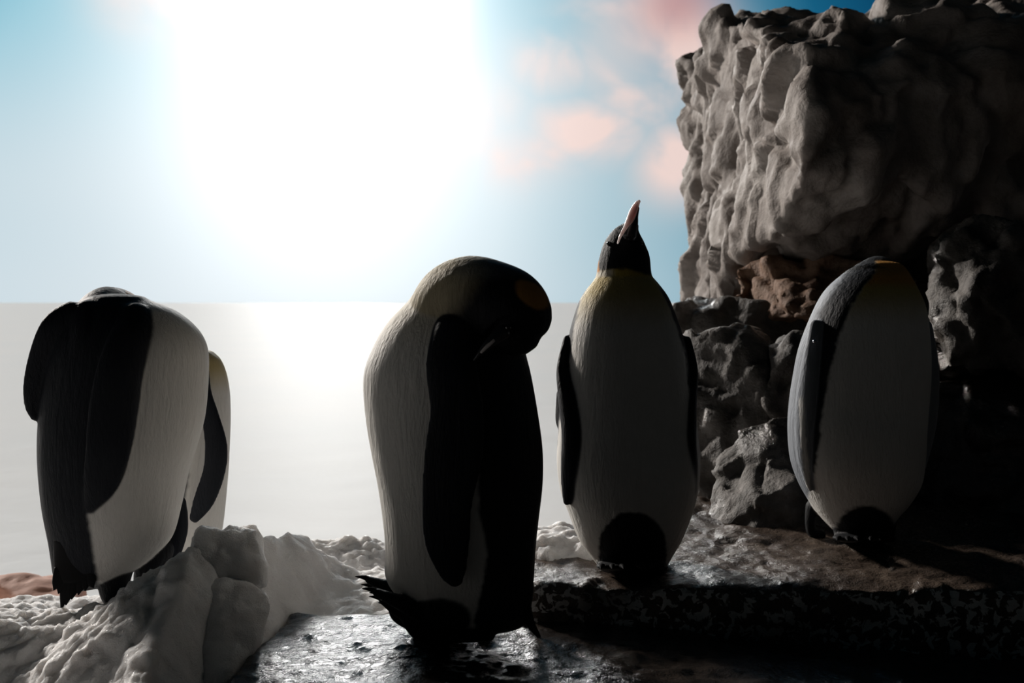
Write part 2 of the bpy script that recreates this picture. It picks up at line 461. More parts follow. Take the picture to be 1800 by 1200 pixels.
rock('black_rock_block', [[P(1600, 668, 3.75), P(1900, 655, 3.6), P(2300, 640, 3.7), P(1600, 960, 3.65), P(1950, 980, 3.3), P(2350, 980, 3.4), P(1600, 660, 4.9), P(2400, 640, 4.9), P(1600, 930, 4.9), P(2400, 930, 4.9)]],
     0.02, M_wet, rough=0.04, facet=0.06, scale=4, seed=60, label='black shadowed rock block carrying the rough grey boulder')
rock('tan_rock', [[P(-40, 1010, 4.2), P(40, 1002, 4.2), P(105, 1006, 4.2), P(150, 1030, 4.1), P(158, 1062, 4.0), P(-80, 1290, 4.1), P(180, 1290, 4.1), P(60, 1060, 3.95), P(-40, 1040, 4.8), P(140, 1040, 4.8), P(160, 1200, 4.8), P(-60, 1200, 4.8)]],
     0.018, M_red, rough=0.03, facet=0.03, scale=3, seed=70, label='small reddish tan rock low behind the tail of a preening penguin')

# frosted ledge and wet shelf
rock('frosted_ledge', [[Vector(p) for p in ((0.03, 2.68, -0.012), (0.04, 2.68, -0.3), (0.0, 2.95, -0.01), (0.0, 3.0, -0.3), (0.6, 2.67, 0.0), (0.75, 2.65, -0.3), (1.4, 2.60, 0.008), (1.5, 2.57, -0.3), (3.4, 2.45, 0.01), (3.4, 2.42, -0.3),
                                             (0.45, 3.7, 0.028), (3.4, 3.7, 0.03), (0.45, 3.7, -0.3), (3.4, 3.7, -0.3))]],
     0.011, M_ledge, rough=0.018, facet=0.012, scale=5, seed=81, smooth_iter=4, fine=0.35, label='flat rock ledge with frost speckled front edge under two standing penguins', cat='rock')
rock('wet_shelf', [[Vector(p) for p in ((-0.56, 2.74, -0.085), (-0.60, 2.16, -0.088), (-0.62, 1.5, -0.10), (-0.58, 2.74, -0.32), (-0.68, 1.5, -0.35), (-0.02, 2.69, -0.085), (0.03, 2.69, -0.3), (0.0, 1.5, -0.11), (0.6, 2.63, -0.16), (0.6, 1.5, -0.19), (2.6, 2.44, -0.24), (2.6, 1.4, -0.27), (2.6, 2.44, -0.36), (2.6, 1.4, -0.36))]],
     0.008, M_wet, rough=0.016, facet=0.006, scale=7, seed=91, smooth_iter=1, fine=0.2, ripple=0.008, label='wet dark rock shelf glinting under the penguin with its head tucked back', cat='rock')

# ------------------------------------------------------------------ snow
CX = [-3.0, -1.6, -1.2, -1.02, -0.92, -0.83, -0.775, -0.735, -0.69, -0.65, -0.60, -0.56, -0.505, -0.433, -0.35, -0.22, 0.0, 0.3]
CZ = [-0.07, -0.065, -0.06, -0.05, -0.005, 0.06, 0.105, 0.135, 0.132, 0.10, 0.05, 0.018, -0.03, -0.065, -0.065, -0.065, -0.065, -0.10]
CY = [2.6, 2.6, 2.6, 2.58, 2.55, 2.55, 2.55, 2.57, 2.65, 2.80, 2.95, 3.0, 3.05, 3.05, 3.05, 3.05, 3.05, 3.05]
def snow_h(x, y):
    p = np.stack([x, y, np.zeros_like(x)], 1)
    wob = 0.05 * fbm(p * 4.5, 4, seed=5)
    cz = np.interp(x, CX, CZ) + 0.02 * fbm(p * 6, 4, seed=6); cy = np.interp(x, CX, CY) + wob
    basez = -0.115 - 0.05 * sstep(y, 2.9, 3.3) - 0.06 * sstep(-y, -2.7, -2.3) * sstep(-x, 0.5, 0.7)
    wd = np.where(y < cy, 0.25 + 0.16 * np.exp(-((x + 0.74) / 0.13) ** 2), 0.16)
    h = basez + (cz - basez) * np.exp(-np.abs((y - cy) / wd) ** 2.2)
    c2 = -0.045 - 0.10 * (np.abs(x + 0.58) / 0.45) ** 2
    h = np.maximum(h, np.where(np.abs(x + 0.6) < 0.6, basez + (np.maximum(c2, basez) - basez) * np.exp(-((y - 3.4) / 0.16) ** 2), -9))
    for lx, ly, r, a in ((-0.92, 2.36, 0.12, 0.06), (-1.12, 2.2, 0.13, 0.05), (-0.95, 2.06, 0.14, 0.04), (-1.3, 2.36, 0.11, 0.04), (-0.78, 2.02, 0.12, 0.03), (-1.42, 2.1, 0.12, 0.04), (-1.25, 2.0, 0.1, 0.04), (-1.05, 1.9, 0.1, 0.04)):
        d = np.hypot(x - lx, y - ly) / r * (1 + 0.25 * fbm(p * 10, 2, seed=55))
        h += a * np.sqrt(np.clip(1 - d * d, 0, 1))
    h += 0.012 * fbm(p * 3, 3, seed=99)
    h += 0.05 * fbm(p * 2.2, 3, seed=44) * sstep(-x, 0.95, 1.2)
    h -= 0.06 * sstep(y, 2.85, 3.05) * sstep(-x, 0.85, 0.98)
    h -= 0.05 * sstep(y, 2.8, 3.0) * sstep(-x, 1.05, 1.2)
    h -= 0.35 * sstep(y, 3.5, 3.85)
    edge = np.interp(y, [1.4, 2.0, 2.2, 2.5, 2.72, 2.80, 3.6], [-0.62, -0.60, -0.60, -0.585, -0.54, -0.05, 0.45]) + 0.035 * fbm(p * 7, 3, seed=14)
    h -= 0.6 * sstep(x, edge - 0.02, edge + 0.10)
    return h
def crumble(me, k=1.0):
    """lumpy, granular snow surface"""
    v = coords(me)
    nr = normals(me)
    q = v + 0.02 * np.stack([fbm(v * 14, 3, seed=71), fbm(v * 14 + 9, 3, seed=72), fbm(v * 14 + 19, 3, seed=73)], 1)
    d1, d2, pl = cells(q * 17, 75); e1, e2, pe = cells(q * 48, 85)
    rough = 0.35 + 0.9 * sstep(fbm(v * 3.1, 3, seed=33) + 0.5 * nr[:, 2], -0.1, 0.55)
    disp = 0.014 * fbm(v * 9, 4, 0.6, seed=8) + rough * (0.024 * (0.55 - d1) + 0.010 * (0.5 - e1) + 0.006 * fbm(v * 80, 3, 0.6, seed=12))
    set_coords(me, v + nr * (disp * k)[:, None])
snow_me = grid_mesh('snow', np.arange(-2.9, 0.6, 0.0065), np.arange(1.45, 3.9, 0.0065), snow_h)
crumble(snow_me)
snow = link('snow_bank', snow_me, M_snow)
tag(snow, 'crumbly grey white snow bank heaped around the preening penguins', 'snow', kind='stuff')
rock('snow_block', [[P(340, 938, 2.55), P(352, 930, 2.57), P(438, 932, 2.57), P(456, 948, 2.52), P(332, 985, 2.5), P(340, 1030, 2.5), P(462, 1030, 2.5), P(464, 985, 2.5), P(350, 934, 2.72), P(450, 936, 2.72), P(340, 1030, 2.75), P(470, 1030, 2.75)]],
     0.007, M_snow, rough=0.010, facet=0.003, scale=12, seed=101, smooth_iter=8, fine=0.1, snowy=0.8, label='squarish snow block crowning the snow bank', cat='snow block', kind='thing')
rock('snow_boulder', [[P(292, 1070, 2.43), P(325, 1030, 2.45), P(400, 1004, 2.48), P(468, 1025, 2.48), P(486, 1062, 2.46), P(290, 1120, 2.41), P(320, 1200, 2.34), P(390, 1210, 2.32), P(460, 1120, 2.42), P(385, 1070, 2.40),
                       P(310, 1060, 2.65), P(470, 1060, 2.65), P(320, 1200, 2.6), P(430, 1200, 2.6)]],
     0.008, M_snow, rough=0.016, facet=0.003, scale=7, seed=111, smooth_iter=20, fine=0.1, snowy=0.5, label='large smooth snow lump at the edge of the wet rock shelf', cat='snow block', kind='thing')
rock('snow_drift', [[Vector(p) for p in ((0.02, 2.97, -0.05), (0.04, 3.0, 0.03), (0.12, 3.0, 0.052), (0.2, 3.02, 0.055), (0.3, 3.02, 0.03), (0.36, 3.0, -0.05), (0.04, 3.25, 0.02), (0.3, 3.25, 0.02), (0.04, 3.3, -0.08), (0.34, 3.3, -0.08), (0.1, 2.9, -0.02), (0.3, 2.9, -0.02))]],
     0.008, M_snow, rough=0.012, facet=0.006, scale=12, seed=121, smooth_iter=10, snowy=1.0, label='low white snow drift on the ledge behind the penguin pointing its beak up', cat='snow drift', kind='thing')

# ------------------------------------------------------------------ penguins
WHITE = (0.74, 0.72, 0.68); BACK = (0.013, 0.015, 0.020); BLACK = (0.007, 0.008, 0.010)
YELLOW = (0.50, 0.36, 0.07); ORANGE = (0.58, 0.24, 0.04); SLATE = (0.26, 0.28, 0.31)

def smooth_path(rows, sub):
    r = np.array(rows, dtype=float); n = len(r); out_ = []
    for i in range(n - 1):
        p0, p1, p2, p3 = r[max(i - 1, 0)], r[i], r[i + 1], r[min(i + 2, n - 1)]
        for k in range(sub):
            t = k / sub
            out_.append(0.5 * (2 * p1 + (p2 - p0) * t + (2 * p0 - 5 * p1 + 4 * p2 - p3) * t * t + (3 * p1 - p0 - 3 * p2 + p3) * t ** 3))
    out_.append(r[-1]); return np.array(out_)

class Penguin:
    def __init__(self, bx, by, d, label, group=None):
        self.bx, self.by, self.d, self.s = bx, by, d, d / F
        self.root = bpy.data.objects.new('penguin', None); self.root.empty_display_size = 0.1
        self.root.location = P(bx, by, d); col.objects.link(self.root)
        tag(self.root, label, 'penguin', group)
        self.v, self.f, self.src, self.ids = [], [], [], []
    def L(self, px, py, dy):
        return np.array(P(px, py, self.d + dy) - P(self.bx, self.by, self.d))
    def rings(self, rings, which):
        """closed skin over a list of rings"""
        n = len(rings[0]); b = len(self.v)
        self.ids.append(which)
        for r in rings:
            self.v += [tuple(p) for p in r]; self.src += [len(self.ids) - 1] * n
        for i in range(len(rings) - 1):
            for j in range(n):
                a, c = b + i * n + j, b + i * n + (j + 1) % n
                self.f.append((a, c, c + n, a + n))
        self.f.append(tuple(b + j for j in reversed(range(n))))
        self.f.append(tuple(b + (len(rings) - 1) * n + j for j in range(n)))
    def torso(self, rows, which='torso', n=44, sub=5, expo=2.15, push=0.0):
        """rows: (py, left px, right px, half depth m, depth offset m), top to bottom"""
        r = smooth_path(rows, sub); rg = []
        ph = np.linspace(0, 2 * np.pi, n, endpoint=False)
        c, s = np.cos(ph), np.sin(ph)
        cx = np.sign(c) * np.abs(c) ** (2 / expo); sy = np.sign(s) * np.abs(s) ** (2 / expo)
        def ring(py, xl, xr, hd, yo, k=1.0):
            a = (xr - xl) / 2 * k * self.s; m = (xl + xr) / 2
            base = self.L(m, py, yo)
            return np.stack([base[0] + a * cx, base[1] + hd * k * sy, np.full(n, base[2])], 1)
        t, b_ = r[0], r[-1]
        capt = min((t[2] - t[1]) / 2 * 0.35, 12); capb = min((b_[2] - b_[1]) / 2 * 0.3, 12)
        for th in (80, 60, 35): rg.append(ring(t[0] - capt * math.sin(math.radians(th)), *t[1:], math.cos(math.radians(th))))
        for q in r: rg.append(ring(*q))
        for th in (35, 60, 80): rg.append(ring(b_[0] + capb * math.sin(math.radians(th)), *b_[1:], math.cos(math.radians(th))))
        self.rings([x for x in reversed(rg)], which)
    def tube(self, rows, which, thin=None, n=24, sub=5):
        """rows: (px, py, depth m, half width px, half thickness px); thin: direction of the thickness"""
        r = smooth_path(rows, sub)
        c = np.array([self.L(*q[:3]) for q in r]); rg = []
        tan = np.gradient(c, axis=0); tan /= np.linalg.norm(tan, axis=1)[:, None]
        td = np.array(thin if thin else (0, 1, 0), dtype=float)
        ph = np.linspace(0, 2 * np.pi, n, endpoint=False)
        def ring(cc, t, wa, ta):
            u = td - t * np.dot(td, t)
            u /= max(np.linalg.norm(u), 1e-6); wv = np.cross(t, u)
            return cc + np.outer(np.cos(ph) * wa, wv) + np.outer(np.sin(ph) * ta, u)
        s = self.s
        for th in (78, 55, 28):
            k = math.radians(th); e = min(r[0][3], r[0][4]) * s
            rg.append(ring(c[0] - tan[0] * e * math.sin(k), tan[0], r[0][3] * s * math.cos(k), r[0][4] * s * math.cos(k)))
        for i in range(len(r)): rg.append(ring(c[i], tan[i], max(r[i][3], .3) * s, max(r[i][4], .3) * s))
        for th in (28, 55, 78):
            k = math.radians(th); e = min(r[-1][3], r[-1][4]) * s
            rg.append(ring(c[-1] + tan[-1] * e * math.sin(k), tan[-1], r[-1][3] * s * math.cos(k), r[-1][4] * s * math.cos(k)))
        self.rings(rg, which)
    def raw(self):
        me = bpy.data.meshes.new('body'); me.from_pydata(self.v, [], self.f); me.update()
        bm = bmesh.new(); bm.from_mesh(me); bmesh.ops.recalc_face_normals(bm, faces=bm.faces); bm.to_mesh(me); bm.free()
        self.v, self.f = [], []
        return me
    def body(self, colour, voxel=0.0042, smooth=9):
        pts, src, ids, faces = np.array(self.v), np.array(self.src), list(self.ids), list(self.f)
        me = remesh(self.raw(), voxel, smooth); shade(me)
        v = coords(me)
        o_ = P(self.bx, self.by, self.d); yy = v[:, 1] + o_.y
        px = 900 + (v[:, 0] + o_.x) * F / yy; py = HOR - (v[:, 2] + o_.z - ZC) * F / yy
        wob = fbm(v * 60, 3, seed=4)
        kinds = sorted(set(ids)); vl = [Vector(p) for p in pts]; qs = [Vector(p) for p in v]
        tot = np.zeros(len(v)); c = np.zeros((len(v), 3))
        dist = {}
        for k in kinds:
            fs = [f for f in faces if ids[src[f[0]]] == k]
            tree = BVHTree.FromPolygons(vl, fs)
            dist[k] = np.array([tree.find_nearest(q)[3] for q in qs]) - {'flipper': 0.0035, 'foot': 0.002}.get(k, 0.0)
        dmin = np.min(np.stack(list(dist.values())), 0)
        for k in kinds:
            wt = np.exp(-(dist[k] - dmin) / 0.0012)
            c += wt[:, None] * colour(np.array([k] * len(v)), px + wob * 3, py + wob * 3, v[:, 1]); tot += wt
        c /= tot[:, None]
        at = me.color_attributes.new('plumage', 'FLOAT_COLOR', 'POINT')
        at.data.foreach_set('color', np.concatenate([c, np.ones((len(c), 1))], 1).astype(np.float32).ravel())
        self.src, self.ids = [], []
        self.body_o = link('body', me, M_plumage, self.root)
        return self.body_o
    def part(self, name, mat, parent=None, voxel=None, smooth=2):
        me = self.raw(); self.src, self.ids = [], []
        if voxel: me = remesh(me, voxel, smooth)
        shade(me)
        return link(name, me, mat, parent or self.root)
    def feathers(self, rows, parent_rows):
        self.tube(*parent_rows)
        t = self.part('tail', M_tail)
        for rw in rows:
            self.tube(rw, 'f', n=10, sub=3)
            self.part('tail_feather', M_tail, t)
    def bead(self, px, py, dy, r, name, mat):
        bm = bmesh.new(); bmesh.ops.create_uvsphere(bm, u_segments=16, v_segments=10, radius=r)
        for v in bm.verts: v.co += Vector(self.L(px, py, dy))
        me = bpy.data.meshes.new(name); bm.to_mesh(me); bm.free(); shade(me)
        return link(name, me, mat, self.root)

def blend(a, b, t):
    a = np.array(a) if not isinstance(a, np.ndarray) else a
    b = np.array(b) if not isinstance(b, np.ndarray) else b
    if a.ndim == 1: a = np.tile(a, (len(t), 1))
    return a * (1 - t)[:, None] + b * t[:, None]
def line(py, ys, xs): return np.interp(py, ys, xs)

# --- penguin with its back turned, preening, tail over the snow
p1 = Penguin(195, 1058, 2.75, 'stooping penguin seen from behind, dark back and fanned tail, on the snow bank')
p1.torso([(528, 150, 262, 0.07, 0.0), (545, 128, 305, 0.10, 0.0), (575, 110, 342, 0.13, 0.0), (610, 96, 361, 0.15, 0.0), (660, 86, 363, 0.16, 0.0), (730, 77, 357, 0.165, 0.0),
          (780, 75, 344, 0.165, 0.0), (830, 77, 328, 0.16, 0.0), (890, 83, 315, 0.15, 0.0), (945, 92, 300, 0.13, 0.0), (975, 96, 272, 0.115, 0.0), (1003, 100, 236, 0.10, 0.0), (1022, 106, 190, 0.07, 0.0)])
p1.tube([(170, 600, 0.0, 60, 70), (180, 560, 0.05, 48, 55), (196, 540, 0.11, 38, 40), (222, 548, 0.17, 34, 34), (240, 575, 0.21, 28, 28)], 'head')
p1.tube([(234, 556, -0.07, 32, 24), (232, 590, -0.12, 35, 20), (210, 650, -0.16, 36, 16), (198, 720, -0.172, 38, 13), (190, 790, -0.175, 36, 11), (175, 850, -0.165, 27, 9), (158, 893, -0.15, 9, 6)], 'flipper', thin=(0.25, -1, 0))
p1.tube([(130, 556, -0.06, 28, 24), (104, 580, -0.075, 32, 18), (82, 630, -0.07, 30, 13), (66, 680, -0.06, 24, 10), (60, 715, -0.05, 16, 8), (60, 735, -0.05, 6, 5)], 'flipper', thin=(0.6, -0.8, 0.2))
p1.tube([(158, 556, -0.05, 28, 34), (162, 600, -0.08, 40, 40), (160, 680, -0.08, 50, 44), (160, 760, -0.04, 40, 40)], 'nape')
# feet
p1.tube([(205, 1000, -0.03, 28, 30), (200, 1030, -0.03, 26, 26), (204, 1050, -0.03, 24, 18)], 'foot')
p1.tube([(196, 1052, -0.03, 22, 12), (230, 1050, -0.03, 24, 11), (262, 1046, -0.02, 20, 6)], 'foot', thin=(0, 0, 1))
p1.tube([(280, 968, 0.07, 26, 30), (262, 1005, 0.07, 26, 28), (258, 1040, 0.07, 22, 18)], 'foot')
p1.tube([(250, 1046, 0.07, 22, 12), (290, 1044, 0.08, 24, 10), (318, 1042, 0.09, 16, 6)], 'foot', thin=(0, 0, 1))
p1.tube([(314, 880, 0.13, 14, 10), (312, 930, 0.13, 20, 10), (296, 985, 0.12, 16, 9), (270, 1015, 0.10, 8, 6)], 'flipper', thin=(0, 1, 0))
def c1(wh, px, py, dy):
    xb = line(py, [520, 560, 610, 655, 740, 820, 880, 905, 970, 1030], [262, 264, 252, 232, 228, 212, 168, 154, 164, 174])
    dark = sstep(-(px - xb), -5, 5)
    c = blend(WHITE, BACK, dark)
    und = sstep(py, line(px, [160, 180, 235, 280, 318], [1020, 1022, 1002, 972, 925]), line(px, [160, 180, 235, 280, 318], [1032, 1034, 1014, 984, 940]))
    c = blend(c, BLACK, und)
    for k in ('flipper', 'nape'): c[wh == k] = BACK
    c[wh == 'foot'] = BLACK
    hd = wh == 'head'; c[hd] = BLACK
    o = hd & (px > 222) & (py < 552); c[o] = ORANGE
    return c
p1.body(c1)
p1.feathers([[(x0, 1000, -0.10, 11, 5), ((x0 + x1) / 2, (1000 + y1) / 2 + 6, -0.105, 9, 4), (x1, y1, -0.11, 1.5, 1.5)] for x0, x1, y1 in
             ((106, 95, 1036), (112, 103, 1042), (120, 108, 1070), (128, 116, 1062), (136, 126, 1052), (144, 138, 1044), (150, 150, 1037), (156, 164, 1032))],
            ([(132, 950, -0.085, 36, 24), (130, 985, -0.09, 34, 16), (129, 1018, -0.10, 30, 8)], 'tail'))
p1.tube([(240, 572, 0.23, 9, 8), (246, 600, 0.24, 6, 6), (248, 640, 0.24, 2, 2)], 'beak'); p1.part('beak', M_beak)
for tx, ty, tz in ((272, 1046, -0.045), (276, 1045, -0.02), (270, 1045, 0.0)):
    p1.tube([(tx - 10, ty, tz, 4, 4), (tx, ty - 1, tz, 3, 3), (tx + 9, ty + 3, tz, .8, .8)], 'c', n=8, sub=2); p1.part('claw', M_claw)

# --- penguin half hidden behind it
p5 = Penguin(320, 1056, 3.25, 'white-chested penguin with a bent dark flipper, half hidden behind the stooping one')
p5.torso([(622, 335, 376, 0.06, 0.0), (632, 305, 386, 0.08, 0.0), (655, 275, 395, 0.11, 0.0), (690, 255, 401, 0.13, 0.0), (738, 244, 402, 0.145, 0.0), (790, 240, 400, 0.15, 0.0), (842, 240, 397, 0.15, 0.0), (930, 250, 388, 0.14, 0.0), (985, 265, 375, 0.12, 0.0), (1025, 280, 355, 0.09, 0.0), (1042, 290, 345, 0.07, 0)])
p5.tube([(330, 650, 0.0, 40, 45), (300, 622, 0.04, 34, 36), (270, 625, 0.1, 30, 30), (255, 645, 0.14, 24, 24)], 'head')
p5.tube([(361, 652, -0.10, 7, 8), (363, 690, -0.135, 9, 8), (371, 735, -0.165, 15, 9), (380, 785, -0.19, 19, 9), (376, 830, -0.19, 19, 8), (358, 880, -0.18, 18, 7), (340, 913, -0.17, 9, 5)], 'flipper', thin=(0.1, -1, 0))
p5.tube([(300, 1020, -0.04, 22, 22), (302, 1045, -0.04, 20, 14), (330, 1052, -0.04, 20, 8)], 'foot')
p5.tube([(305, 1020, 0.06, 22, 22), (307, 1045, 0.06, 20, 14), (335, 1052, 0.06, 20, 8)], 'foot')
def c5(wh, px, py, dy):
    xb = line(py, [620, 700, 780, 850, 900, 1040], [358, 352, 332, 330, 322, 300])
    c = blend(WHITE, BACK, sstep(-(px - xb), -4, 4))
    y_ = sstep(-py, -700, -640) * (px > xb); c = blend(c, YELLOW, y_ * 0.75)
    c[wh == 'flipper'] = BACK; c[(wh == 'head') | (wh == 'foot')] = BLACK
    return c
p5.body(c5, voxel=0.005)
p5.feathers([[(262, 1000, 0.0, 9, 5), (250, 1030, 0.0, 6, 4), (244, 1052, 0.0, 2, 1.5)], [(272, 1000, 0.02, 9, 5), (262, 1030, 0.02, 6, 4), (256, 1054, 0.02, 2, 1.5)]],
            ([(275, 970, 0.0, 24, 20), (266, 1005, 0.0, 18, 12), (260, 1025, 0.0, 12, 6)], 'tail'))

# --- penguin with its head tucked back over its shoulder
p2 = Penguin(800, 1122, 2.5, 'hunched penguin with its head tucked back over its shoulder, on the wet shelf')
p2.torso([(478, 765, 860, 0.06, 0.0), (500, 738, 885, 0.085, 0.0), (531, 716, 905, 0.11, 0.0), (568, 681, 915, 0.13, 0.0), (611, 656, 922, 0.145, 0.0), (660, 640, 934, 0.155, 0.0), (728, 643, 946, 0.16, 0.0), (790, 653, 954, 0.165, 0.0),
          (851, 665, 954, 0.165, 0.0), (913, 674, 947, 0.16, 0.0), (962, 678, 942, 0.15, 0.0), (1010, 678, 939, 0.135, 0.0), (1045, 700, 937, 0.115, 0.0), (1075, 735, 932, 0.09, 0.0), (1095, 765, 925, 0.07, 0.0)])
p2.tube([(775, 560, -0.02, 62, 70), (795, 528, -0.05, 64, 66), (826, 517, -0.08, 66, 64), (862, 525, -0.10, 66, 62), (892, 541, -0.115, 68, 60), (908, 560, -0.12, 62, 56), (906, 580, -0.125, 46, 44)], 'head')
p2.tube([(800, 575, -0.135, 34, 20), (793, 640, -0.165, 42, 18), (803, 720, -0.185, 44, 15), (797, 800, -0.195, 48, 12), (786, 880, -0.195, 42, 10), (786, 950, -0.185, 38, 9), (796, 1005, -0.17, 24, 7), (803, 1026, -0.165, 11, 5)], 'flipper', thin=(0, -1, 0))
p2.tube([(800, 575, 0.125, 34, 20), (793, 640, 0.155, 42, 18), (800, 760, 0.18, 44, 13), (800, 880, 0.18, 40, 10), (815, 990, 0.16, 20, 7)], 'flipper', thin=(0, 1, 0))
TOES = {0.05: ((640, 1016, -0.03), (650, 1030, 0.005), (664, 1044, 0.04)), -0.07: ((652, 1037, -0.035), (664, 1051, 0.0), (680, 1062, 0.035))}
for dy, ends in TOES.items():
    p2.tube([(790, 1055, dy, 52, 44), (760, 1082, dy, 48, 36), (738, 1104, dy, 40, 20)], 'foot')
    for ex, ey, ez in ends:
        p2.tube([(770, ey + 50, dy + ez * .3, 24, 18), (735, ey + 36, dy + ez * .6, 20, 15), (700, ey + 20, dy + ez, 16, 12), (ex + 8, ey + 3, dy + ez * 1.1, 9, 7)], 'foot', thin=(0.5, 0, 1))
p2.tube([(740, 1112, -0.05, 26, 10), (800, 1115, -0.05, 34, 10), (860, 1116, -0.03, 24, 8)], 'foot', thin=(0, 0, 1))
p2.tube([(740, 1112, 0.05, 26, 10), (800, 1115, 0.05, 34, 10), (860, 1116, 0.03, 24, 8)], 'foot', thin=(0, 0, 1))
def c2(wh, px, py, dy):
    xf = line(py, [470, 500, 540, 562, 605, 660, 740, 800, 860, 900, 943, 975, 1036, 1090], [845, 825, 790, 775, 775, 790, 825, 840, 841, 842, 852, 857, 846, 834])
    c = blend(WHITE, BACK, sstep(px, xf - 4, xf + 4))
    up = sstep(-py, -640, -520); c = blend(c, YELLOW, up * 0.3 * (px < xf))
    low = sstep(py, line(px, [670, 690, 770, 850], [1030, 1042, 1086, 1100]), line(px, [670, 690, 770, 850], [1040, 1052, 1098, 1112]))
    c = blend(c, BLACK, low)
    c[wh == 'flipper'] = BACK; c[wh == 'foot'] = BLACK
    h = wh == 'head'
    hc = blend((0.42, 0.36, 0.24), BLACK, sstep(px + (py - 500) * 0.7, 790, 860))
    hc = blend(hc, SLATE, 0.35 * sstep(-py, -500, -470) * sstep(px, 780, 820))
    e = ((px - 935) * 0.8 + (py - 518) * 0.6) / 34, ((py - 518) * 0.8 - (px - 935) * 0.6) / 19
    hc = blend(hc, (0.50, 0.24, 0.06), sstep(-(e[0] ** 2 + e[1] ** 2), -1.3, -0.7) * (dy < -0.08))
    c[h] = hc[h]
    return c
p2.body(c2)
p2.tube([(884, 584, -0.19, 13, 12), (864, 600, -0.205, 9, 9), (846, 618, -0.208, 5, 5), (834, 632, -0.205, 2, 2)], 'beak'); bk = p2.part('beak', M_beak)
p2.tube([(868, 598, -0.214, 3, 2), (856, 609, -0.216, 3, 2), (846, 619, -0.214, 2, 1.5)], 'plate'); p2.part('beak_plate', M_plate, bk)
p2.bead(893, 575, -0.208, 0.007, 'eye', M_eye)
for dy, ends in TOES.items():
    for ex, ey, ez in ends:
        z = dy + ez * 1.1
        p2.tube([(ex + 16, ey + 7, z, 6, 5), (ex + 2, ey - 1, z, 4.5, 4), (ex - 15, ey - 3, z, .8, .8)], 'c', n=10, sub=3); p2.part('claw', M_claw)
p2.feathers([[(918, 1060, 0.0 + k * 0.02, 12, 5), (930, 1092, 0.0 + k * 0.022, 9, 4), (946 + 3 * (k % 2), 1119, k * 0.025, 2, 1.5)] for k in (-2, -1, 0, 1, 2)],
            ([(905, 1020, 0.0, 30, 40), (912, 1060, 0.0, 22, 30), (926, 1090, 0.0, 13, 20)], 'tail'))

# --- penguin pointing its beak at the sky
p3 = Penguin(1110, 1000, 2.85, 'upright penguin with its beak pointed at the sky and chest bared, on the ledge')
p3.torso([(484, 1050, 1144, 0.065, 0.0), (497, 1040, 1156, 0.085, 0.0), (520, 1023, 1173, 0.11, 0.0), (545, 1012, 1184, 0.125, 0.0), (588, 1000, 1199, 0.14, 0.0), (634, 993, 1211, 0.15, 0.0), (680, 988, 1217, 0.16, 0.0), (750, 982, 1224, 0.17, -0.005), (810, 979, 1229, 0.175, -0.01),
          (860, 985, 1225, 0.17, -0.01), (900, 999, 1215, 0.155, -0.005), (945, 1016, 1198, 0.125, 0.0), (970, 1033, 1184, 0.105, 0.005), (990, 1048, 1173, 0.09, 0.01)])
p3.tube([(1097, 505, 0.0, 54, 52), (1097, 478, 0.0, 48, 46), (1098, 455, 0.0, 45, 44), (1099, 434, -0.005, 39, 40), (1103, 414, -0.015, 28, 30), (1109, 399, -0.025, 14, 18)], 'head')
p3.tube([(1002, 600, 0.0, 9, 22), (994, 650, -0.03, 12, 24), (1000, 700, -0.075, 19, 18), (1007, 760, -0.105, 21, 14), (1006, 815, -0.11, 21, 12), (1002, 855, -0.10, 17, 9), (996, 882, -0.09, 7, 6)], 'flipper', thin=(-0.55, -1, 0))
p3.tube([(984, 690, 0.03, 6, 14), (982, 735, 0.03, 6, 13), (983, 752, 0.03, 3, 6)], 'flipper')
p3.tube([(1200, 600, 0.0, 9, 22), (1209, 650, -0.02, 11, 24), (1208, 710, -0.07, 15, 18), (1208, 770, -0.10, 17, 14), (1209, 820, -0.10, 17, 12), (1214, 862, -0.085, 8, 7)], 'flipper', thin=(0.55, -1, 0))
for sx, dy in ((1076, -0.04), (1146, -0.04)):
    p3.tube([(sx + (8 if sx < 1110 else -8), 955, -0.02, 30, 34), (sx, 985, -0.03, 26, 26), (sx, 994, -0.05, 26, 12)], 'foot')
    p3.tube([(sx, 994, -0.03, 24, 9), (sx, 995, -0.10, 28, 8), (sx, 996, -0.15, 24, 4)], 'foot', thin=(0, 0, 1))
def c3(wh, px, py, dy):
    xl = line(py, [490, 525, 588, 640, 680, 740, 900, 990], [1044, 1021, 1007, 1001, 1005, 984, 960, 950])
    xr = line(py, [490, 540, 583, 629, 675, 740, 990], [1150, 1176, 1192, 1206, 1208, 1225, 1260])
    back = np.maximum(sstep(-(px - xl), -3, 3), sstep(px, xr - 3, xr + 3))
    back = np.maximum(back, sstep(dy, 0.06, 0.10))
    c = blend(WHITE, BACK, back)
    c = blend(c, YELLOW, sstep(-py, -590, -500) * (1 - back) * 0.85)
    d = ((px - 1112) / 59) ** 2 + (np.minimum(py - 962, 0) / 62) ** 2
    c = blend(c, BLACK, sstep(-d, -1.12, -0.92) * (dy < 0.05) * (py > 880))  # lower belly painted black for shade under the overhang, plus dark legs
    c[wh == 'flipper'] = BACK; c[wh == 'foot'] = BLACK
    h = wh == 'head'
    nk = line(px, [1048, 1075, 1100, 1145], [478, 474, 472, 486])
    hc = blend(BLACK, YELLOW, sstep(py, nk - 3, nk + 3))
    hc = blend(hc, WHITE, sstep(py, nk - 2, nk + 2) * (1 - sstep(py, nk + 10, nk + 16)) * (1 - sstep(px, 1070, 1086)) * 0.7)
    hc = blend(hc, ORANGE, (1 - sstep(px, 1051, 1056)) * sstep(py, 455, 462) * (1 - sstep(py, nk - 2, nk + 2)))
    c[h] = hc[h]
    return c
p3.body(c3, voxel=0.0038)
